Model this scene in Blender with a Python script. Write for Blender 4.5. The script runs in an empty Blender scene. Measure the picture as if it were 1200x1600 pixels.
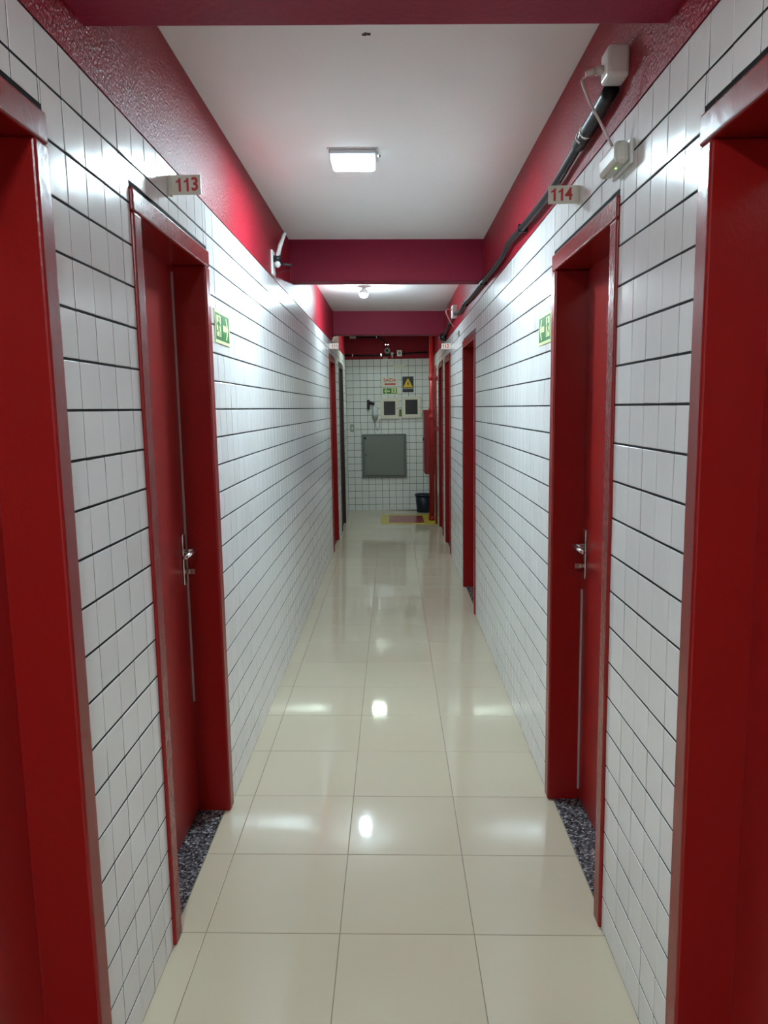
import bpy, bmesh, math, random
from mathutils import Vector, Matrix
random.seed(7)
S = bpy.context.scene
COL = S.collection

# ------------------------------------------------------------------ camera, world, exposure
cam = bpy.data.cameras.new('camera'); camo = bpy.data.objects.new('camera', cam); COL.objects.link(camo)
cam.sensor_fit = 'HORIZONTAL'; cam.sensor_width = 36.0; cam.lens = 1175.4/1200*36.0
cam.clip_start = 0.02
camo.location = (0, 0, 1.55)
camo.rotation_euler = (math.pi/2-0.1376, 0, 0.011)
S.camera = camo
w = bpy.data.worlds.new('world'); S.world = w; w.use_nodes = True
w.node_tree.nodes['Background'].inputs[0].default_value = (0.01, 0.01, 0.011, 1)
w.node_tree.nodes['Background'].inputs[1].default_value = 0.3
vs = S.view_settings
vs.view_transform = 'Standard'; vs.look = 'None'; vs.gamma = 1; vs.use_curve_mapping = False
vs.exposure = 0.88
LAMP_NEAR, LAMP_BULB, LAMP_FAR, LAMP_BACK = 290.0, 520.0, 108.0, 340.0     # emission of the four fittings

# ------------------------------------------------------------------ materials
def nodes(name):
    m = bpy.data.materials.new(name); m.use_nodes = True
    nt = m.node_tree; b = nt.nodes['Principled BSDF']
    return m, nt, b
def mat(name, col, rough=0.5, metal=0.0, spec=0.5, var=0.0, vscale=4.0, bump=0.0, bscale=40.0, bdist=0.01, detail=3, coat=0.0, col2=None):
    m, nt, b = nodes(name)
    b.inputs['Base Color'].default_value = (*col, 1)
    b.inputs['Roughness'].default_value = rough
    b.inputs['Metallic'].default_value = metal
    b.inputs['Specular IOR Level'].default_value = spec
    b.inputs['Coat Weight'].default_value = coat
    tc = nt.nodes.new('ShaderNodeTexCoord')
    if var or col2:
        n = nt.nodes.new('ShaderNodeTexNoise'); n.inputs['Scale'].default_value = vscale; n.inputs['Detail'].default_value = 4
        nt.links.new(tc.outputs['Object'], n.inputs['Vector'])
        r = nt.nodes.new('ShaderNodeValToRGB')
        c2 = col2 if col2 else tuple(c*(1-var) for c in col)
        r.color_ramp.elements[0].position = .35; r.color_ramp.elements[1].position = .65
        r.color_ramp.elements[0].color = (*c2, 1); r.color_ramp.elements[1].color = (*col, 1)
        nt.links.new(n.outputs['Fac'], r.inputs['Fac']); nt.links.new(r.outputs['Color'], b.inputs['Base Color'])
    if bump:
        n = nt.nodes.new('ShaderNodeTexNoise'); n.inputs['Scale'].default_value = bscale; n.inputs['Detail'].default_value = detail
        nt.links.new(tc.outputs['Object'], n.inputs['Vector'])
        bp = nt.nodes.new('ShaderNodeBump'); bp.inputs['Strength'].default_value = bump; bp.inputs['Distance'].default_value = bdist
        nt.links.new(n.outputs['Fac'], bp.inputs['Height']); nt.links.new(bp.outputs['Normal'], b.inputs['Normal'])
    return m
def glow(name, col, strength):
    m, nt, b = nodes(name)
    b.inputs['Base Color'].default_value = (.9, .9, .9, 1)
    b.inputs['Emission Color'].default_value = (*col, 1)
    b.inputs['Emission Strength'].default_value = strength
    return m
def granite_mat():
    m, nt, b = nodes('granite')
    tc = nt.nodes.new('ShaderNodeTexCoord'); v = nt.nodes.new('ShaderNodeTexVoronoi'); v.inputs['Scale'].default_value = 150
    nt.links.new(tc.outputs['Object'], v.inputs['Vector'])
    sep = nt.nodes.new('ShaderNodeSeparateColor'); nt.links.new(v.outputs['Color'], sep.inputs[0])
    r = nt.nodes.new('ShaderNodeValToRGB'); r.color_ramp.interpolation = 'LINEAR'
    e = r.color_ramp.elements
    e[0].position = 0.0; e[0].color = (.015, .015, .017, 1); e[1].position = 1.0; e[1].color = (.40, .40, .41, 1)
    k = e.new(.45); k.color = (.055, .055, .06, 1); k = e.new(.8); k.color = (.15, .15, .16, 1)
    nt.links.new(sep.outputs[0], r.inputs['Fac']); nt.links.new(r.outputs['Color'], b.inputs['Base Color'])
    b.inputs['Roughness'].default_value = .22
    return m
def tile_mat(name, col, rough, wob, wscale, wdist, rnd=.05, blotch=None, spec=.5):
    m, nt, b = nodes(name)
    oi = nt.nodes.new('ShaderNodeObjectInfo'); tc = nt.nodes.new('ShaderNodeTexCoord')
    mr = nt.nodes.new('ShaderNodeMapRange'); mr.inputs['To Min'].default_value = 1-rnd; mr.inputs['To Max'].default_value = 1.0
    nt.links.new(oi.outputs['Random'], mr.inputs['Value'])
    geo = nt.nodes.new('ShaderNodeNewGeometry')
    n0 = nt.nodes.new('ShaderNodeTexNoise'); n0.inputs['Scale'].default_value = 2.2; n0.inputs['Detail'].default_value = 5
    nt.links.new(geo.outputs['Position'], n0.inputs['Vector'])
    mix0 = nt.nodes.new('ShaderNodeMix'); mix0.data_type = 'RGBA'
    c2 = blotch if blotch else tuple(c*.96 for c in col)
    mix0.inputs['A'].default_value = (*c2, 1); mix0.inputs['B'].default_value = (*col, 1)
    nt.links.new(n0.outputs['Fac'], mix0.inputs['Factor'])
    mx = nt.nodes.new('ShaderNodeVectorMath'); mx.operation = 'SCALE'
    nt.links.new(mix0.outputs['Result'], mx.inputs[0]); nt.links.new(mr.outputs['Result'], mx.inputs['Scale'])
    nt.links.new(mx.outputs[0], b.inputs['Base Color'])
    b.inputs['Roughness'].default_value = rough; b.inputs['Specular IOR Level'].default_value = spec
    n = nt.nodes.new('ShaderNodeTexNoise'); n.inputs['Scale'].default_value = wscale; n.inputs['Detail'].default_value = 2
    nt.links.new(geo.outputs['Position'], n.inputs['Vector'])
    bp = nt.nodes.new('ShaderNodeBump'); bp.inputs['Strength'].default_value = wob; bp.inputs['Distance'].default_value = wdist
    nt.links.new(n.outputs['Fac'], bp.inputs['Height']); nt.links.new(bp.outputs['Normal'], b.inputs['Normal'])
    return m

M_TILE = tile_mat('glazed_white_tile', (.80, .80, .795), .16, .25, 14, .004, .05)
M_FLOOR = tile_mat('cream_porcelain', (.54, .47, .355), .045, .05, 22, .002, .04, (.51, .44, .33))
M_GROUT = mat('dark_grout', (.008, .008, .009), .9, spec=.2)
M_FGROUT = mat('floor_grout', (.20, .16, .11), .8)
M_PLASTER = mat('red_rough_plaster', (.30, .010, .024), .40, spec=.20, var=.15, vscale=3, bump=.6, bscale=115, bdist=.010, detail=3)
M_BEAM = mat('red_beam_paint', (.28, .013, .043), .55, spec=.25, var=.1, vscale=3, bump=.25, bscale=60, bdist=.006)
M_CEIL = mat('white_ceiling_paint', (.87, .835, .83), .8, var=.03, vscale=1.5, bump=.08, bscale=30)
M_RED = mat('red_gloss_enamel', (.245, .006, .0055), .27, spec=.4, var=.06, vscale=2, bump=.22, bscale=45, bdist=.004)
M_LEAF = mat('red_door_enamel', (.265, .007, .0065), .32, var=.06, vscale=2, bump=.05, bscale=30, bdist=.003)
M_DARKDOOR = mat('dark_brown_door', (.035, .014, .010), .35, var=.1)  # dark brown tone for frame and leaf of the last left door
M_GRANITE = granite_mat()
M_STEEL = mat('brushed_steel', (.62, .60, .58), .22, metal=1)
M_SEAL = mat('pale_seal_strip', (.42, .33, .33), .4)
M_WHITE = mat('white_plastic', (.78, .77, .75), .35)
M_CREAM = mat('cream_plastic', (.70, .66, .55), .4)
M_BOARD = mat('frosted_white_plate', (.72, .69, .60), .4)
M_BLACK = mat('black_plastic', (.012, .012, .014), .38)
M_CONDUIT = mat('black_conduit', (.007, .007, .009), .40, spec=.3)
M_CHROME = mat('chrome', (.85, .85, .86), .12, metal=1)
M_TXTRED = mat('red_print', (.55, .035, .03), .5)
M_GREEN = mat('safety_green', (.03, .18, .05), .4)
M_LUME = mat('pale_green_glow_print', (.66, .72, .36), .45)
M_YEL = mat('hazard_yellow', (.80, .50, .01), .45)
M_FYEL = mat('floor_yellow_paint', (.55, .42, .02), .3, col2=(.50, .42, .08), vscale=6)
M_FRED = mat('floor_red_paint', (.30, .03, .035), .25, var=.12, vscale=6)
M_GREY = mat('grey_painted_steel', (.20, .215, .195), .45, var=.04)
M_GREYD = mat('grey_panel_edge', (.15, .16, .15), .45)
M_DARKGLASS = mat('dark_window', (.02, .021, .022), .15)
M_NAVY = mat('navy_plastic', (.008, .012, .03), .4)
M_PIPE = mat('red_pipe_paint', (.34, .011, .011), .3)
M_CAB = mat('red_cabinet_paint', (.26, .010, .018), .32)
M_LED = glow('green_led', (.3, 1, .1), 1.2)
M_CLEAR = mat('milky_cover', (.62, .62, .55), .18)
M_MAUVE = mat('faded_label', (.28, .05, .06), .35)
M_TAG = mat('yellow_green_tag', (.10, .13, .01), .5)
M_SMUDGE = mat('dark_smudge', (.10, .09, .085), .9)
M_GREY2 = mat('grey_switch', (.33, .33, .30), .5)
M_CORD = mat('pale_cord', (.62, .52, .48), .5)

# ------------------------------------------------------------------ mesh helpers
def obj(name, bm, m, parent=None, smooth=False):
    me = bpy.data.meshes.new(name)
    bmesh.ops.recalc_face_normals(bm, faces=bm.faces[:])
    bm.to_mesh(me); bm.free()
    if smooth:
        for p in me.polygons: p.use_smooth = True
    me.materials.append(m)
    o = bpy.data.objects.new(name, me); COL.objects.link(o)
    if parent: o.parent = parent
    return o
def box(bm, x0, x1, y0, y1, z0, z1, bev=0.0, seg=2):
    t = bmesh.new()
    bmesh.ops.create_cube(t, size=1)
    bmesh.ops.scale(t, vec=(abs(x1-x0), abs(y1-y0), abs(z1-z0)), verts=t.verts)
    bmesh.ops.translate(t, vec=((x0+x1)/2, (y0+y1)/2, (z0+z1)/2), verts=t.verts)
    if bev: bmesh.ops.bevel(t, geom=t.edges[:], offset=bev, segments=seg, affect='EDGES', profile=.5)
    me = bpy.data.meshes.new('tmp'); t.to_mesh(me); t.free(); bm.from_mesh(me); bpy.data.meshes.remove(me)
    return bm
def nb(): return bmesh.new()
def tube(bm, pts, r, n=10, caps=True):
    pts = [Vector(p) for p in pts]; rings = []
    rr = r if isinstance(r, (list, tuple)) else [r]*len(pts)
    up = Vector((.31, .17, .93))
    for i, p in enumerate(pts):
        d = (pts[min(i+1, len(pts)-1)]-pts[max(i-1, 0)]).normalized()
        a = d.cross(up)
        if a.length < 1e-3: a = d.cross(Vector((1, 0, 0)))
        a.normalize(); b = d.cross(a)
        rings.append([bm.verts.new(p+rr[i]*(math.cos(2*math.pi*k/n)*a+math.sin(2*math.pi*k/n)*b)) for k in range(n)])
    for i in range(len(rings)-1):
        for k in range(n):
            bm.faces.new((rings[i][k], rings[i][(k+1) % n], rings[i+1][(k+1) % n], rings[i+1][k]))
    if caps: bm.faces.new(rings[0]); bm.faces.new(rings[-1][::-1])
    return bm
def lathe(bm, prof, c=(0, 0, 0), n=20, axis='z'):
    c = Vector(c); rings = []
    for r, h in prof:
        ring = []
        for k in range(n):
            a = 2*math.pi*k/n
            v = {'z': (r*math.cos(a), r*math.sin(a), h), 'x': (h, r*math.cos(a), r*math.sin(a)), 'y': (r*math.cos(a), h, r*math.sin(a))}[axis]
            ring.append(bm.verts.new(c+Vector(v)))
        rings.append(ring)
    for i in range(len(rings)-1):
        for k in range(n): bm.faces.new((rings[i][k], rings[i][(k+1) % n], rings[i+1][(k+1) % n], rings[i+1][k]))
    bm.faces.new(rings[0]); bm.faces.new(rings[-1])
    return bm
def smooth_path(pts, n=6):
    out = []; P = [Vector(p) for p in pts]; P = [P[0]*2-P[1]]+P+[P[-1]*2-P[-2]]
    for i in range(1, len(P)-2):
        for k in range(n):
            t = k/n; a, b, c, d = P[i-1:i+3]
            out.append(.5*((2*b)+(c-a)*t+(2*a-5*b+4*c-d)*t*t+(3*b-a-3*c+d)*t**3))
    out.append(P[-2]); return out
def prism(bm, poly, f, d0, d1):
    """poly in sign coordinates (u, v), f(u, v, d) -> local point"""
    a = [bm.verts.new(f(u, v, d0)) for u, v in poly]; b = [bm.verts.new(f(u, v, d1)) for u, v in poly]
    n = len(poly)
    for i in range(n): bm.faces.new((a[i], a[(i+1) % n], b[(i+1) % n], b[i]))
    bm.faces.new(b); bm.faces.new(a[::-1])
    return bm
def rect(u0, u1, v0, v1): return [(u0, v0), (u1, v0), (u1, v1), (u0, v1)]
def disc(u, v, r, n=12): return [(u+r*math.cos(2*math.pi*k/n), v+r*math.sin(2*math.pi*k/n)) for k in range(n)]
def text_part(name, body, size, m, parent, f, u, v, d, extrude=.0008, bold=.012, xs=1.0):
    """lettering as thin raised print; (u, v) is the centre of the line in sign coordinates"""
    cu = bpy.data.curves.new('tmp_text', 'FONT'); cu.body = body; cu.size = size; cu.align_x = 'CENTER'; cu.align_y = 'CENTER'
    cu.extrude = extrude; cu.offset = bold*size
    to = bpy.data.objects.new('tmp_text', cu); COL.objects.link(to)
    dg = bpy.context.evaluated_depsgraph_get(); me = bpy.data.meshes.new_from_object(to.evaluated_get(dg))
    bpy.data.objects.remove(to); bpy.data.curves.remove(cu)
    for vtx in me.vertices: vtx.co = Vector(f(u+vtx.co.x*xs, v+vtx.co.y, d+vtx.co.z))
    bm = bmesh.new(); bm.from_mesh(me); bpy.data.meshes.remove(me)
    return obj(name, bm, m, parent)
def tag(o, label=None, cat=None, group=None, kind=None):
    if label: o['label'] = label
    if cat: o['category'] = cat
    if group: o['group'] = group
    if kind: o['kind'] = kind
    return o
def thing(name, label, cat, mtx, group=None, kind=None):
    o = bpy.data.objects.new(name, None); o.empty_display_size = .05; COL.objects.link(o)
    o.matrix_world = mtx
    return tag(o, label, cat, group, kind)

# ------------------------------------------------------------------ the corridor's frame of reference
# Both long walls are slightly out of plumb (about one degree), so each wall is a rigidly tilted body.
LEAN = -0.016; DL, DR = 0.6324, 0.630; YB, YE = -2.2, 11.4
P = 0.1038; TOP = 22
WALL = {1: Matrix.Translation((-DL, 0, 0)) @ Matrix.Rotation(LEAN, 4, 'Y'), -1: Matrix.Translation((DR, 0, 0)) @ Matrix.Rotation(LEAN, 4, 'Y'),
        0: Matrix.Translation((0, YE, 0)) @ Matrix.Rotation(LEAN, 4, 'Y')}
def on_wall(s, y, z, d=0.0):                 # s: +1 left wall, -1 right wall; d: distance out into the corridor
    return WALL[s] @ Matrix.Translation((s*d, y, z))
def on_end(x, z, d=0.0): return WALL[0] @ Matrix.Translation((x, -d, z))
ZOFF = {1: -0.012, -1: 0.001}
HD = 2.105
DOORS = {1: [(.70, 1.512), (1.985, 2.785), (8.02, 8.80), (9.42, 10.15)],
         -1: [(.735, 1.538), (2.075, 2.885), (5.53, 6.48), (7.90, 8.68), (9.08, 9.84)]}
LEFT_END = 10.72
CEIL_Z = 2.632

# tiles ------------------------------------------------------------
def tile_geo(w, h, ax, back=.005, b=.0013):
    """ax(d, a, b) -> point; a rectangle w x h with a small bevelled glazed edge, centred on the origin"""
    V = []
    for (d, i) in ((-back, 0), (-.0008, 0), (0, b)):
        for sa, sb in ((-1, -1), (1, -1), (1, 1), (-1, 1)): V.append(ax(d, sa*(w/2-i), sb*(h/2-i)))
    F = []
    for l in (0, 4):
        for k in range(4): F.append((l+k, l+(k+1) % 4, l+4+(k+1) % 4, l+4+k))
    F.append((8, 9, 10, 11))
    return V, F
def mesh_from(name, V, F, m):
    bm = bmesh.new(); vs_ = [bm.verts.new(v) for v in V]
    for f in F: bm.faces.new([vs_[i] for i in f])
    bmesh.ops.recalc_face_normals(bm, faces=bm.faces[:])
    me = bpy.data.meshes.new(name); bm.to_mesh(me); bm.free(); me.materials.append(m)
    return me
def lay_tiles(parent, rects, ax, key, limit, gap_a, gap_b, m=M_TILE, jit=.0035, dj=.0004, cache=None, back=.005):
    """rects: (a0,a1,b0,b1). The nearest `limit` become parts of their own, the rest one stuff part."""
    rects = sorted(rects, key=key); cache = {} if cache is None else cache
    SV, SF = [], []
    for i, (a0, a1, b0, b1) in enumerate(rects):
        wv, hv = a1-a0-gap_a, b1-b0-gap_b
        if wv < .004 or hv < .004: continue
        c = ax(random.uniform(-dj, dj), (a0+a1)/2, (b0+b1)/2)
        rot = [random.gauss(0, jit) for _ in range(3)]
        if i < limit:
            k = (round(wv, 3), round(hv, 3))
            if k not in cache: cache[k] = mesh_from('tile', *tile_geo(wv, hv, ax, back), m)
            o = bpy.data.objects.new('tile', cache[k]); COL.objects.link(o); o.parent = parent
            o.location = c; o.rotation_euler = rot
        else:
            V, F = tile_geo(wv, hv, ax, back); n = len(SV)
            R = Matrix.Rotation(rot[2], 3, 'Z') @ Matrix.Rotation(rot[0], 3, 'X')
            SV += [R @ Vector(v)+Vector(c) for v in V]; SF += [tuple(n+q for q in f) for f in F]
    if SV:
        me = mesh_from('distant_tiles', SV, SF, m); o = bpy.data.objects.new('distant_tiles', me); COL.objects.link(o); o.parent = parent
        tag(o, kind='stuff')

def side_wall(s):
    name = 'wall_left' if s > 0 else 'wall_right'
    y_end = LEFT_END if s > 0 else YE+.15
    zo = ZOFF[s]; ztop = zo+TOP*P
    bm = nb(); ys = [YB]+[v for d in DOORS[s] for v in d]+[y_end]
    for i in range(0, len(ys), 2): box(bm, s*-.17, s*-.0014, ys[i], ys[i+1], 0, 2.63)
    for a, b in DOORS[s]: box(bm, s*-.17, s*-.0014, a, b, HD, 2.63)
    wo = obj(name, bm, M_GROUT); wo.matrix_world = WALL[s]
    tag(wo, 'left corridor wall of white square tiles under a rough red plaster band' if s > 0 else 'right corridor wall of white square tiles under a rough red plaster band', 'wall', kind='structure')
    bm = nb(); box(bm, s*-.0014, s*.0015, YB, y_end, ztop, 2.63)
    if s > 0: box(bm, -.17, .0015, y_end, y_end+.004, ztop, 2.63)
    obj('plaster_band', bm, M_PLASTER, wo)
    if s > 0:
        bm = nb(); box(bm, -.17, 0, y_end, y_end+.004, 0, ztop); obj('end_return', bm, M_TILE, wo)
    # column joints
    cols = []
    if s > 0: segs = [(1.607, YB+.02, 2.785), (2.891, 2.785, y_end)]
    else: segs = [(1.630, YB+.02, 2.885), (2.940, 2.885, YE)]
    for ph, lo, hi in segs:
        k = math.floor((lo-ph)/P)
        while ph+k*P < hi:
            a, b = max(lo, ph+k*P), min(hi, ph+(k+1)*P); k += 1
            if b-a > .008: cols.append((a, b))
    rects = []
    for r in range(TOP):
        z0, z1 = max(0, zo+r*P), zo+(r+1)*P
        for a, b in cols:
            spans = [(a, b)]
            for d0, d1 in (DOORS[s] if z0 < HD else []):
                nxt = []
                for p, q in spans:
                    if q <= d0 or p >= d1: nxt.append((p, q)); continue
                    if p < d0: nxt.append((p, d0))
                    if q > d1: nxt.append((d1, q))
                    if z1 > HD+.02: rects.append((max(p, d0), min(q, d1), max(z0, HD+.013), z1))
                spans = nxt
            for p, q in spans: rects.append((p, q, z0, z1))
    def key(r):
        y, z = (r[0]+r[1])/2, (r[2]+r[3])/2
        seen = y > 1.28 and (z > 1.55 or (1.55-z)/y < .93) and (z < 1.55 or (z-1.55)/y < .62)
        return (0 if seen else 1, y if seen else -y)
    lay_tiles(wo, rects, lambda d, a, b: (s*d, a, b), key, 298, .0034, .0056)
    return wo
side_wall(1); side_wall(-1)

# end wall of the corridor with the side passage on its left --------------------------------
bm = nb(); box(bm, -2.4, .80, .0014, .16, 0, 2.66)
we = obj('wall_end', bm, M_GROUT); we.matrix_world = WALL[0]
tag(we, 'white tiled end wall facing down the corridor with signs and meter boxes', 'wall', kind='structure')
ztop_e = -.012+TOP*P
bm = nb(); box(bm, -2.4, .80, -.0015, .0014, ztop_e, 2.66); obj('plaster_band', bm, M_PLASTER, we)
rects = []
for r in range(TOP):
    for c in range(-17, 14):
        rects.append((-.662+c*P, -.662+(c+1)*P, max(0, -.012+r*P), -.012+(r+1)*P))
lay_tiles(we, rects, lambda d, a, b: (a, -d, b), lambda r: (0 if r[0] > -.77 else 1, -r[2]), 298, .0045, .0050)

# wall behind the camera and the side passage's closing walls
bm = nb(); box(bm, -.9, .9, YB-.15, YB, 0, 2.66); o = obj('wall_near', bm, M_TILE)
tag(o, 'plain pale wall closing the corridor behind the camera', 'wall', kind='structure')
bm = nb(); box(bm, -2.40, -2.25, LEFT_END-.6, YE+.1, 0, 2.66); o = obj('wall_passage', bm, M_TILE)
tag(o, 'pale wall at the far left end of the side passage', 'wall', kind='structure')
bm = nb(); box(bm, -2.30, -.83, LEFT_END-.12, LEFT_END, 0, 2.66); o = obj('wall_passage_side', bm, M_TILE)
tag(o, 'pale wall along the near side of the side passage', 'wall', kind='structure')

# floor ---------------------------------------------------------------------------------
bm = nb(); box(bm, -.86, .86, YB-.1, YE+.1, -.12, -.0010); box(bm, -2.35, -.86, LEFT_END-.1, YE+.1, -.12, -.0010)
fo = obj('floor', bm, M_FGROUT); tag(fo, 'polished cream porcelain tile floor running down the corridor', 'floor', kind='structure')
rects = []
T = .4
for j in range(-11, 25):
    y0, y1 = 2.0445+j*T, 2.0445+(j+1)*T
    y0, y1 = max(y0, YB), min(y1, YE+.004)
    if y1 <= y0: continue
    for i in range(-5, 4):
        x0, x1 = -.1537+(i-1)*T, -.1537+i*T
        xl = -.648 if y1 < LEFT_END+.2 else -2.25
        x0, x1 = max(x0, xl), min(x1, .646)
        if x1-x0 > .01: rects.append((x0, x1, y0, y1))
lay_tiles(fo, rects, lambda d, a, b: (a, b, d), lambda r: r[2], 295, .0022, .0022, M_FLOOR, jit=.0005, dj=.0001)

# ceiling and beams ----------------------------------------------------------------------
bm = nb(); box(bm, -.90, .85, YB-.1, YE+.1, CEIL_Z, CEIL_Z+.12); box(bm, -2.4, -.90, LEFT_END-.2, YE+.1, CEIL_Z, CEIL_Z+.12)
ce = obj('ceiling', bm, M_CEIL); tag(ce, 'flat white painted ceiling between red cross beams', 'ceiling', kind='structure')
for y0, y1 in ((1.60, 1.76), (5.07, 5.22), (8.72, 8.87)):
    bm = nb(); box(bm, -.70, .62, y0, y1, 2.37, CEIL_Z+.01, .006); obj('beam', bm, M_BEAM, ce)
bm = nb()
for k in range(7):
    u, v = random.uniform(-.014, .014), random.uniform(-.010, .010)
    rr = random.uniform(.003, .008); prism(bm, [(u+rr*random.uniform(.5, 1.2)*math.cos(q), v+rr*random.uniform(.5, 1.2)*math.sin(q)) for q in [k2*.785 for k2 in range(8)]], lambda a, b, d: (-.078+a, 2.37+b, CEIL_Z-d), 0, .0006)
obj('smudge', bm, M_SMUDGE, ce)

# ------------------------------------------------------------------ doors
def door(n, s, y0, y1, label, m=M_RED, ml=M_LEAF, strip=False, lever=True, label_plate=False):
    yc = (y0+y1)/2
    t = thing('door_%d' % n, label, 'door', on_wall(s, yc, 0), kind='structure')
    fw, dep, fr = .060, .110, .009
    a, b = y0-yc, y1-yc
    for p, q in ((a, a+fw), (b-fw, b)):
        bm = nb(); box(bm, s*-.165, s*fr, p, q, .0005, HD-fw, .0065, 3); obj('jamb', bm, m, t, False)
    bm = nb(); box(bm, s*-.165, s*fr, a, b, HD-fw, HD, .0065, 3); obj('head', bm, m, t)
    bm = nb(); box(bm, s*-.150, s*-(dep+.003), a+fw-.004, b-fw+.004, .012, HD-fw+.003, .003); leaf = obj('door_leaf', bm, ml, t)
    bm = nb(); box(bm, s*-.165, s*-.016, a+fw, b-fw, 0, .0045, .001); obj('threshold', bm, M_GRANITE, t)
    if strip:
        bm = nb(); box(bm, s*-(dep+.004), s*-(dep-.003), b-fw-.007, b-fw-.001, .05 if s < 0 else .45, HD-fw-.02 if s > 0 else .86); obj('seal_strip', bm, M_SEAL, t)
    if lever:
        hy, hz, dp = b-fw-.040, 1.035, dep+.003
        bm = nb(); box(bm, s*-dp, s*-(dp-.007), hy-.016, hy+.016, hz-.125, hz+.062, .003); obj('escutcheon', bm, M_STEEL, t)
        bm = nb()
        tube(bm, [(s*-dp, hy, hz), (s*-(dp-.042), hy, hz)], .009)
        tube(bm, [(s*-(dp-.042), hy+.008, hz), (s*-(dp-.044), hy-.05, hz), (s*-(dp-.040), hy-.125, hz)], [.0085, .008, .0075]); obj('lever', bm, M_STEEL, t, True)
        bm = nb(); tube(bm, [(s*-dp, hy, hz-.075), (s*-(dp-.020), hy, hz-.075)], .0085); box(bm, s*-(dp-.018), s*-(dp-.040), hy-.0015, hy+.0015, hz-.085, hz-.066); obj('key_cylinder', bm, M_STEEL, t)
    if label_plate:
        bm = nb(); box(bm, s*-(dep+.003), s*-(dep+.0015), 2.50-yc, 2.578-yc, 1.797, 1.892); lp = obj('paper_label', bm, M_MAUVE, t); tag(lp, 'faded red rectangular label stuck on the door')
        bm = nb(); box(bm, s*-(dep+.0015), s*-(dep+.001), 2.515-yc, 2.563-yc, 1.865, 1.880); obj('label_print', bm, mat('label_dark', (.06, .008, .01), .4), lp)
    return t
D = DOORS
door(1, 1, *D[1][0], 'nearest red door on the left, cut by the left edge of the photo', lever=False)
door(2, 1, *D[1][1], 'red door with steel lever under the number 113 on the left wall', strip=True)
door(3, 1, *D[1][2], 'red far door frame on the left wall under the small number 111 sign')
door(4, 1, *D[1][3], 'dark brown last door on the left wall next to the tiled corner', M_DARKDOOR, M_DARKDOOR, lever=False)
door(5, -1, *D[-1][0], 'nearest red door on the right, cut by the right edge of the photo', lever=False)
door(6, -1, *D[-1][1], 'red door with a faded label under the number 114 on the right wall', strip=True, label_plate=True)
door(7, -1, *D[-1][2], 'red door in the middle of the right wall, third along from the camera', lever=False)
door(8, -1, *D[-1][3], 'red far door on the right wall under the small number 112 sign')
door(9, -1, *D[-1][4], 'dark red last door on the right wall, just before the red fire pipe')

# ------------------------------------------------------------------ lamps
def box_lamp(x, y, strength, label, col=(.79, 1, 1.09)):
    t = thing('ceiling_lamp', label, 'lamp', Matrix.Translation((x, y, CEIL_Z)), 'square ceiling lamps')
    bm = nb(); box(bm, -.108, .108, -.095, .095, -.004, 0, .001); obj('base_plate', bm, M_WHITE, t)
    bm = nb(); box(bm, -.100, .100, -.088, .088, -.022, -.004, .006); obj('housing', bm, mat('lamp_housing', (.60, .64, .68), .3), t)
    bm = nb(); box(bm, -.094, .094, -.082, .082, -.048, -.022, .0125, 4); obj('diffuser_rim', bm, glow('lit_rim', col, strength*.006), t, True)
    bm = nb(); box(bm, -.080, .080, -.068, .068, -.0484, -.0460); obj('diffuser', bm, glow('lit_diffuser', col, strength), t, True)
    bm = nb(); lathe(bm, [(.007, 0), (.008, -.012), (.005, -.020)], (.112, -.06, -.010), 10); box(bm, .100, .116, -.066, -.054, -.012, -.006); obj('clip', bm, M_CHROME, t)
    return t
box_lamp(-.170, 3.425, LAMP_NEAR, 'lit square ceiling lamp in the nearest white ceiling bay')
box_lamp(-.170, 9.95, LAMP_FAR, 'square ceiling lamp hidden behind the last red beam near the end wall', (.78, 1, .86))
box_lamp(-.36, -.30, LAMP_BACK, 'square ceiling lamp above and behind the camera', (.84, 1, 1.03))
t = thing('ceiling_bulb', 'round bare bulb glowing on the ceiling of the second bay', 'lamp', Matrix.Translation((-.258, 6.97, CEIL_Z)))
bm = nb(); lathe(bm, [(.045, 0), (.045, -.008), (.022, -.012), (.020, -.028)]); obj('socket', bm, M_WHITE, t)
bm = nb(); lathe(bm, [(.017, -.022), (.024, -.030), (.036, -.046), (.041, -.060), (.041, -.066), (.030, -.066)], n=20); obj('bulb_collar', bm, M_WHITE, t, True)
bm = nb(); lathe(bm, [(.038, -.064), (.038, -.072), (.032, -.088), (.018, -.099), (.004, -.102)], n=20); obj('bulb', bm, glow('lit_bulb', (.77, 1, 1.08), LAMP_BULB), t, True)

# ------------------------------------------------------------------ wall signs
def number_sign(s, y, z, num, label, w=.098, h=.056):
    t = thing('room_number_sign', label, 'sign', on_wall(s, y, z), 'projecting room number signs')
    bm = nb(); box(bm, 0, s*.012, -.004, .020, -h/2, h/2, .002); obj('bracket', bm, M_CREAM, t)
    bm = nb(); box(bm, s*.010, s*w, -.002, .002, -h/2, h/2, .0008); obj('plate', bm, M_BOARD, t)
    u0 = s*(w/2+.008)
    f = lambda u, v, d: (u, -.0021-d, v)
    for i, ch in enumerate(num):
        uc = u0+(i-1)*.0235
        if ch == '1':
            bm = nb(); prism(bm, [(uc+.0055, .019), (uc+.0005, .019), (uc-.003, .0135), (uc-.009, .0105), (uc-.009, .0055), (uc-.0015, .0085), (uc-.0015, -.019), (uc+.0055, -.019)], f, 0, .0008); obj('numeral', bm, M_TXTRED, t)
        else: text_part('numeral', ch, .052, M_TXTRED, t, f, uc, 0.0, 0, bold=.025, xs=.9)
    return t
number_sign(1, 2.34, 2.205, '113', 'small white sign with red 113 sticking out from the left wall')
number_sign(-1, 2.52, 2.224, '114', 'small white sign with red 114 sticking out from the right wall')
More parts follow.
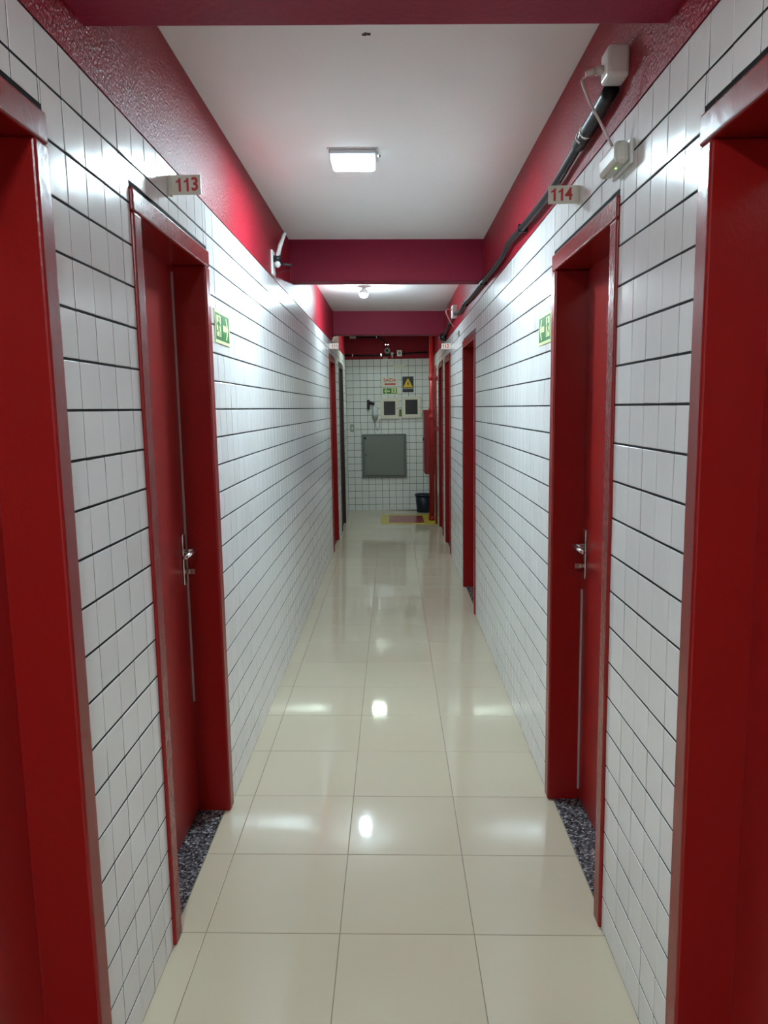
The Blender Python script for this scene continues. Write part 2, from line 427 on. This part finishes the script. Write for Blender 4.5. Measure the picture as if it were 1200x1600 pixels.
number_sign(1, 8.10, 2.195, '111', 'tiny far sign with red 111 sticking out from the left wall')
number_sign(-1, 7.80, 2.170, '112', 'tiny far sign with 112 sticking out from the right wall')

def man(bm, f, u, v, k, d0, d1, flip=1):
    """running figure, height about 1*k, centred on (u, v)"""
    g = lambda pts: [(u+flip*k*a, v+k*b) for a, b in pts]
    prism(bm, disc(u+flip*k*.10, v+k*.38, k*.10, 10), f, d0, d1)
    for pts in ([(-.14, .24), (.12, .26), (.08, -.10), (-.12, -.08)], [(.08, .24), (.34, .06), (.30, .00), (.06, .12)], [(-.12, .22), (-.34, .10), (-.32, .03), (-.10, .10)],
                [(.08, -.06), (.26, -.26), (.20, -.48), (.12, -.46), (.14, -.26), (-.04, -.10)], [(-.02, -.06), (-.16, -.28), (-.38, -.30), (-.38, -.22), (-.20, -.20), (-.12, -.06)]):
        prism(bm, g(pts), f, d0, d1)
def arrow(bm, f, u, v, k, d0, d1, sgn=1):
    for pts in ([(-.5, -.13), (.12, -.13), (.12, .13), (-.5, .13)], [(.02, .46), (.20, .46), (.55, 0), (.20, -.46), (.02, -.46), (.30, 0)], [(.10, .13), (.34, 0), (.10, -.13)]):
        prism(bm, [(u+sgn*k*a, v+k*b) for a, b in pts], f, d0, d1)
def exit_sign(mtx, f, L, H, sgn, label):
    """sgn +1: arrow at high u pointing to +u; figure panel at low u"""
    t = thing('exit_sign', label, 'sign', mtx, 'green exit arrow signs')
    R = lambda a, b: (a, b) if sgn > 0 else (-b, -a)
    bm = nb(); prism(bm, rect(-L/2, L/2, -H/2, H/2), f, 0, .003); obj('board', bm, M_LUME, t)
    g0, g1 = R(-L*.10, L*.455)
    bm = nb(); prism(bm, rect(g0, g1, -H*.40, H*.40), f, .003, .0036); obj('green_field', bm, M_GREEN, t)
    bm = nb(); arrow(bm, f, sgn*L*.19, 0, L*.36, .0036, .0042, sgn); obj('arrow', bm, M_LUME, t)
    a0, a1 = R(-L*.455, -L*.40); bm = nb(); prism(bm, rect(a0, a1, -H*.40, H*.40), f, .003, .0036)
    a0, a1 = R(-L*.455, -L*.10); prism(bm, rect(a0, a1, -H*.40, -H*.30), f, .003, .0036); prism(bm, rect(a0, a1, H*.34, H*.40), f, .003, .0036); obj('door_outline', bm, M_GREEN, t)
    bm = nb(); man(bm, f, -sgn*L*.25, .01*H, H*.62, .003, .0037, sgn); obj('running_figure', bm, M_GREEN, t)
    return t
exit_sign(on_wall(1, 2.982, 1.856), lambda u, v, d: (d, u, v), .250, .124, 1, 'green and cream exit sign with arrow on the left wall beside door 113')
exit_sign(on_wall(-1, 3.032, 1.858), lambda u, v, d: (-d, u, v), .240, .118, 1, 'green and cream exit sign with arrow on the right wall beside door 114')
fe = lambda u, v, d: (u, -d, v)
LX = lambda x, z: x+.016*z
exit_sign(on_end(LX(-.035, 1.80), 1.799), fe, .224, .098, -1, 'small green exit sign with left arrow on the tiled end wall')
t = thing('way_out_sign', 'white sign with red lettering and red arrow on the end wall', 'sign', on_end(LX(-.04, 1.94), 1.932))
bm = nb(); prism(bm, rect(-.125, .125, -.072, .072), fe, 0, .003); obj('board', bm, M_BOARD, t)
text_part('lettering', 'SAÍDA', .066, M_TXTRED, t, fe, .0, .026, .0031, bold=.02)
bm = nb()
prism(bm, [(-.085, -.030), (-.05, -.010), (-.05, -.022), (.085, -.018), (.085, -.044), (-.05, -.040), (-.05, -.052)], fe, .003, .0038); obj('arrow', bm, M_TXTRED, t)
t = thing('hazard_sign', 'black sign with yellow warning triangle on the end wall', 'sign', on_end(LX(.233, 1.89), 1.893))
bm = nb(); prism(bm, rect(-.083, .083, -.116, .116), fe, 0, .003); obj('board', bm, M_BLACK, t)
bm = nb(); prism(bm, [(-.074, -.045), (.074, -.045), (.006, .085), (-.006, .085)], fe, .003, .0036); obj('triangle', bm, M_YEL, t)
bm = nb(); prism(bm, [(.006, .045), (-.016, .003), (.002, .003), (-.008, -.032), (.020, .012), (.002, .012), (.012, .045)], fe, .0036, .0042); obj('lightning_bolt', bm, M_BLACK, t)
bm = nb(); prism(bm, rect(-.083, .083, -.068, -.060), fe, .003, .0036); obj('stripe', bm, M_BOARD, t)

# ------------------------------------------------------------------ end wall fittings
def meter(x, z, w, h, wx, wz, ww, wh, label):
    t = thing('meter_box', label, 'meter box', on_end(x, z), 'electric meter boxes')
    bm = nb()
    for p in ((-w/2, w/2, h/2-.045, h/2), (-w/2, w/2, -h/2, -h/2+.055), (-w/2, -w/2+.05, -h/2+.055, h/2-.045), (w/2-.05, w/2, -h/2+.055, h/2-.045)):
        box(bm, p[0], p[1], -.035, 0, p[2], p[3])
    obj('frame', bm, M_CREAM, t)
    bm = nb(); box(bm, -w/2+.04, w/2-.04, -.024, -.004, -h/2+.04, h/2-.03); obj('window', bm, M_DARKGLASS, t)
    bm = nb(); tube(bm, [(w/2-.022, -.034, 0), (w/2-.022, -.040, 0)], .008); obj('latch', bm, M_GREY2, t)
meter(LX(-.041, 1.54), 1.540, .272, .306, 0, 0, 0, 0, 'left of two cream meter boxes with dark window on the end wall')
meter(LX(.286, 1.55), 1.553, .284, .318, 0, 0, 0, 0, 'right of two cream meter boxes with dark window on the end wall')
t = thing('hanging_tag', 'small yellow green tag between the two meter boxes', 'tag', on_end(LX(.121, 1.47), 1.472))
bm = nb(); box(bm, -.018, .018, -.008, 0, -.052, .052, .003); obj('card', bm, M_TAG, t)
bm = nb(); tube(bm, [(0, -.004, .05), (.012, -.006, .075), (.0, -.003, .085)], .002, 6); obj('string', bm, M_BLACK, t)
t = thing('electric_panel', 'square grey metal electric panel low on the end wall', 'electric panel', on_end(LX(-.12, .83), .831))
bm = nb(); box(bm, -.335, .335, -.030, 0, -.330, .330, .005); obj('surround', bm, M_GREYD, t)
bm = nb(); box(bm, -.300, .300, -.044, -.030, -.290, .300, .005); obj('panel_door', bm, M_GREY, t)
bm = nb(); lathe(bm, [(.010, -.044), (.010, -.050), (.007, -.052)], (-.275, 0, .02), 10, 'y'); obj('lock', bm, M_BLACK, t)
bm = nb(); box(bm, -.302, -.268, -.050, -.044, .258, .290, .002); obj('corner_label', bm, M_BLACK, t)
t = thing('light_switch', 'small grey switch plate at the left side of the end wall', 'switch', on_end(LX(-.603, 1.256), 1.256))
bm = nb(); box(bm, -.030, .030, -.010, 0, -.058, .058, .004); obj('plate', bm, M_GREY2, t)
bm = nb(); box(bm, -.012, .012, -.014, -.009, -.022, .022, .002); obj('rocker', bm, M_CREAM, t)
t = thing('wall_lamp_holder', 'black wall bracket holding a hanging white lamp with looped cord', 'lamp', on_end(LX(-.345, 1.60), 1.60))
bm = nb(); box(bm, -.035, .005, -.05, 0, -.075, .075, .008); obj('bracket', bm, M_BLACK, t)
bm = nb(); tube(bm, [(0, -.04, .03), (.075, -.05, .012)], .022, 12); obj('arm', bm, M_BLACK, t, True)
bm = nb(); lathe(bm, [(.030, 0), (.044, -.02), (.046, -.12), (.038, -.15)], (.085, -.055, -.02), 16); obj('shade', bm, mat('grey_white_shade', (.62, .65, .70), .35), t, True)
bm = nb(); lathe(bm, [(.044, 0), (.040, -.03), (.014, -.075), (.008, -.085)], (.085, -.055, -.165), 16); obj('tip', bm, M_GREY2, t, True)
bm = nb(); tube(bm, smooth_path([(.085, -.05, -.245), (.088, -.03, -.31), (.105, -.02, -.375), (.130, -.02, -.37), (.152, -.02, -.30), (.150, -.02, -.22)]), .005, 6); obj('cord', bm, M_GREY2, t, True)
t = thing('blank_cover', 'white blank cover plate high on the end wall tiles', 'cover plate', on_end(LX(.108, 2.15), 2.153))
bm = nb(); box(bm, -.088, .088, -.004, 0, -.030, .030, .002); obj('plate', bm, M_BOARD, t)
# conduits and small fittings on the end wall's red band
t = thing('end_conduit', 'thin black conduit along the red band of the end wall', 'conduit', on_end(0, 2.34))
bm = nb(); tube(bm, [(-.70, -.012, -.008), (-.30, -.012, -.014), (-.02, -.012, -.012), (.098, -.012, -.004)], .013, 8); tube(bm, [(.182, -.012, .006), (.30, -.012, .012), (.56, -.012, .020)], .013, 8); obj('pipe', bm, M_CONDUIT, t, True)
for x in (-.555, -.13): bm = nb(); box(bm, x-.010, x+.010, -.026, 0, -.030, .012, .002); obj('clamp', bm, M_STEEL, t)
t = thing('upper_conduit', 'black conduit just under the far red beam on the end wall', 'conduit', on_end(0, 2.55))
bm = nb(); tube(bm, smooth_path([(-.62, -.012, .040), (-.40, -.012, .040), (-.22, -.012, .038), (-.12, -.012, .015), (-.06, -.012, -.055), (-.05, -.012, -.108)]), .011, 8); obj('pipe', bm, M_CONDUIT, t, True)
bm = nb(); box(bm, -.595, -.500, -.028, 0, .026, .056, .003); obj('coupling', bm, M_WHITE, t)
for p in ((-.075, -.050, -.080, -.064), (-.035, -.010, -.080, -.064), (-.20, -.188, .02, .06)):
    bm = nb(); box(bm, p[0], p[1], -.026, 0, p[2], p[3], .002); obj('clamp', bm, M_CHROME, t)
t = thing('security_camera', 'round grey camera ring on the red band above the end tiles', 'camera', on_end(LX(-.078, 2.39), 2.391))
bm = nb(); lathe(bm, [(.044, 0), (.044, -.02), (.036, -.03), (.022, -.032)], n=18, axis='y'); obj('ring', bm, M_GREY2, t, True)
bm = nb(); lathe(bm, [(.020, -.030), (.018, -.040), (.006, -.046)], n=14, axis='y'); obj('lens', bm, M_BLACK, t, True)
t = thing('round_sensor', 'small white knob shaped sensor beside the camera ring', 'sensor', on_end(LX(-.005, 2.345), 2.345))
bm = nb(); lathe(bm, [(.026, 0), (.026, -.02), (.018, -.034), (.006, -.038)], n=14, axis='y'); obj('cap', bm, M_WHITE, t, True)
bm = nb(); box(bm, -.008, .008, -.014, 0, -.055, -.02, .002); obj('stem', bm, M_WHITE, t)
t = thing('outlet_box', 'small square white outlet box on the black conduit at the end', 'outlet', on_end(LX(.103, 2.35), 2.350))
bm = nb(); box(bm, -.038, .038, -.045, 0, -.045, .045, .008, 3); obj('case', bm, M_WHITE, t)
bm = nb(); box(bm, -.018, .018, -.049, -.044, -.020, .020, .003); obj('socket', bm, M_GREY2, t)
t = thing('band_bracket', 'pink and white bracket at the lower edge of the red band', 'bracket', on_end(LX(-.106, 2.26), 2.275))
bm = nb(); box(bm, -.035, .035, -.020, 0, 0, .028, .003); obj('upper_piece', bm, mat('pink_plastic', (.45, .10, .13), .4), t)
bm = nb(); box(bm, -.040, .040, -.026, 0, -.032, -.004, .004); obj('lower_piece', bm, M_WHITE, t)

# ------------------------------------------------------------------ fire pipe, cabinet, floor marking, bin
WX = lambda y, z: DR-.016*z
t = thing('fire_pipe', 'thick red vertical fire pipe standing in front of the red cabinet', 'pipe', Matrix.Translation((.553, 10.35, 0)) @ Matrix.Rotation(LEAN*.6, 4, 'Y'))
bm = nb(); tube(bm, [(0, 0, 0), (0, 0, 2.63)], .037, 16); obj('pipe', bm, M_PIPE, t, True)
for z in (.012, 1.40, 1.50, 1.93):
    bm = nb(); lathe(bm, [(.037, -.03), (.045, -.026), (.045, .026), (.037, .03)], (0, 0, z+.02), 16); obj('collar', bm, M_PIPE, t, True)
t = thing('water_pipe', 'thin red pipe on the right wall beside the thick fire pipe', 'pipe', on_wall(-1, 10.02, 0, .034))
bm = nb(); tube(bm, [(0, 0, 0), (0, 0, 2.05), (0, .05, 2.09), (0, .28, 2.10)], .014, 10); obj('pipe', bm, M_CAB, t, True)
for z in (1.28, 1.93):
    bm = nb(); box(bm, -.022, .030, -.022, .022, z-.028, z+.028, .006); obj('clamp', bm, M_CAB, t)
t = thing('fire_hose_cabinet', 'dark red fire hose cabinet on the right wall near the end', 'cabinet', on_wall(-1, 10.72, 1.08, .0015))
bm = nb(); box(bm, -.158, 0, -.27, .27, -.445, .445, .006); obj('case', bm, M_CAB, t)
bm = nb(); box(bm, -.170, -.158, -.255, .255, -.43, .43, .004); cd = obj('cabinet_door', bm, M_CAB, t)
bm = nb(); box(bm, -.186, -.170, -.20, -.15, .02, .06, .004); obj('latch', bm, M_BLACK, cd)
bm = nb(); box(bm, -.1715, -.170, -.08, .16, .08, .30); obj('door_glass', bm, M_DARKGLASS, cd)
t = thing('floor_marking', 'yellow and red painted rectangle on the floor below the fire cabinet', 'floor marking', Matrix.Translation((.22, 10.45, 0)))
bm = nb()
for p in ((-.375, -.265, -.47, .50), (.22, .39, -.47, .50), (-.265, .22, -.47, -.335), (-.265, .22, .345, .50)): box(bm, p[0], p[1], p[2], p[3], 0.0003, .0012)
obj('yellow_border', bm, M_FYEL, t)
bm = nb(); box(bm, -.265, .22, -.335, .345, .0003, .0012); obj('red_centre', bm, M_FRED, t)
t = thing('waste_bin', 'dark navy plastic bin on the floor against the end wall', 'bin', Matrix.Translation((.478, 11.22, 0)))
bm = nb(); lathe(bm, [(.095, .002), (.108, .006), (.132, .255), (.126, .255), (.100, .012)], n=24); obj('bucket', bm, M_NAVY, t, True)
bm = nb(); lathe(bm, [(.131, .245), (.142, .248), (.142, .270), (.128, .270), (.128, .250)], n=24); obj('rim', bm, M_NAVY, t, True)

# ------------------------------------------------------------------ right wall services
t = thing('wall_conduit', 'long wavy black conduit along the red band of the right wall', 'conduit', on_wall(-1, 0, 0))
path = [(2.085, 2.368), (2.26, 2.354), (2.55, 2.336), (2.85, 2.320), (3.43, 2.331), (3.80, 2.345), (4.05, 2.325), (4.5, 2.326), (5.0, 2.336), (5.6, 2.345), (6.1, 2.362), (6.5, 2.350), (7.0, 2.395), (7.6, 2.385), (8.2, 2.345), (8.5, 2.335)]
bm = nb(); tube(bm, smooth_path([(-.026, y, z) for y, z in path], 5), .0145, 12); obj('pipe', bm, M_CONDUIT, t, True)
bm = nb(); tube(bm, smooth_path([(-.026, y, z) for y, z in path[:3]], 5)[:9], .0205, 14); obj('sleeve', bm, M_CONDUIT, t, True)
for y, z in ((2.335, 2.351), (2.375, 2.349)):
    bm = nb(); tube(bm, [(-.026, y-.007, z+.0004), (-.026, y+.007, z-.0004)], .0225, 14); obj('ring_clamp', bm, M_CHROME, t, True)
for y, z in ((3.45, 2.332), (4.9, 2.335), (6.1, 2.362), (7.7, 2.380)):
    bm = nb(); box(bm, -.042, 0, y-.009, y+.009, z-.017, z+.017, .003); obj('strap', bm, M_CONDUIT, t)
t = thing('outlet_box', 'white outlet box at the start of the conduit, upper right', 'outlet', on_wall(-1, 2.050, 2.410))
bm = nb(); box(bm, -.056, 0, -.036, .036, -.038, .038, .010, 3); obj('case', bm, M_WHITE, t, False)
bm = nb(); tube(bm, [(-.054, .012, -.004), (-.074, .014, -.006)], .011, 12); tube(bm, [(-.076, .014, -.006), (-.098, .016, -.012)], [.009, .006], 10); obj('plug', bm, M_CORD, t, True)
t = thing('power_cord', 'pale thin cord hanging from the outlet box to the emergency light', 'cord', on_wall(-1, 2.075, 2.392))
bm = nb(); tube(bm, smooth_path([(-.096, .002, .004), (-.104, .004, -.004), (-.098, .006, -.022), (-.080, .008, -.060), (-.055, .0, -.11), (-.030, -.02, -.172)]), .0036, 8); obj('cable', bm, M_CORD, t, True)
t = thing('emergency_light', 'milky white emergency light box on the right wall below the outlet', 'emergency light', on_wall(-1, 2.045, 2.180))
bm = nb(); box(bm, -.010, 0, -.082, .082, -.030, .030, .004); obj('back_plate', bm, M_WHITE, t)
bm = nb(); box(bm, -.046, -.009, -.078, .078, -.027, .027, .013, 3); obj('cover', bm, M_CLEAR, t, False)
bm = nb(); lathe(bm, [(.003, 0), (.0025, -.003), (.001, -.004)], (-.030, -.03, -.0265), 8); obj('indicator', bm, M_LED, t)
t = thing('junction_box', 'small white junction box on the conduit beyond the middle beam', 'junction box', on_wall(-1, 7.03, 2.415))
bm = nb(); box(bm, -.055, 0, -.05, .05, -.055, .055, .008); obj('case', bm, M_WHITE, t)
bm = nb(); tube(bm, smooth_path([(-.05, -.02, .01), (-.095, -.05, .02), (-.105, -.06, -.02), (-.06, -.02, -.10), (-.03, .0, -.13)]), .006, 6); obj('wire', bm, mat('pinkish_wire', (.50, .18, .18), .5), t, True)
t = thing('conduit_fitting', 'round black fitting at the far end of the conduit above 112', 'fitting', on_wall(-1, 8.52, 2.325))
bm = nb(); lathe(bm, [(.045, 0), (.048, -.03), (.040, -.055), (.020, -.070), (.006, -.074)], n=16, axis='x'); obj('dome', bm, M_BLACK, t, True)
bm = nb(); lathe(bm, [(.010, -.068), (.009, -.078), (.004, -.080)], n=10, axis='x'); obj('lens', bm, M_STEEL, t, True)
t = thing('door_chime', 'tiny grey fitting on the tiles above the middle right door', 'fitting', on_wall(-1, 6.86, 2.205))
bm = nb(); box(bm, -.018, 0, -.05, .05, -.022, .022, .004); obj('case', bm, M_GREY2, t)
bm = nb(); box(bm, -.022, -.017, .0, .03, -.010, .010, .002); obj('button', bm, M_GREEN, t)

# wall device, left wall
t = thing('wall_device', 'white wall bracket with black swivel and raised white arm, left wall near the beam', 'wall device', on_wall(1, 4.32, 2.345))
bm = nb(); box(bm, 0, .012, -.045, .045, -.066, .066, .003); obj('base_plate', bm, M_WHITE, t)
bm = nb(); tube(bm, [(.010, -.01, .022), (.052, -.01, .022)], .019, 14); obj('swivel', bm, M_BLACK, t, True)
bm = nb(); lathe(bm, [(.004, -.018), (.014, -.012), (.018, 0), (.014, .012), (.004, .018)], (.034, -.015, -.008), 14); obj('joint_ball', bm, M_WHITE, t, True)
bm = nb(); tube(bm, [(.036, -.01, .034), (.048, -.005, .090), (.078, .0, .162)], [.014, .013, .009], 10); tube(bm, [(.056, .0, .10), (.066, .0, .150)], .007, 8); obj('raised_arm', bm, M_WHITE, t, True)
bm = nb(); tube(bm, [(.045, -.015, -.002), (.072, -.02, -.010), (.112, -.02, -.016)], .007, 8); obj('short_arm', bm, M_BLACK, t, True)
bm = nb(); tube(bm, smooth_path([(.012, -.02, -.070), (.040, -.02, -.055), (.110, -.02, -.040)], 4), .0016, 6); obj('wire', bm, M_BLACK, t)
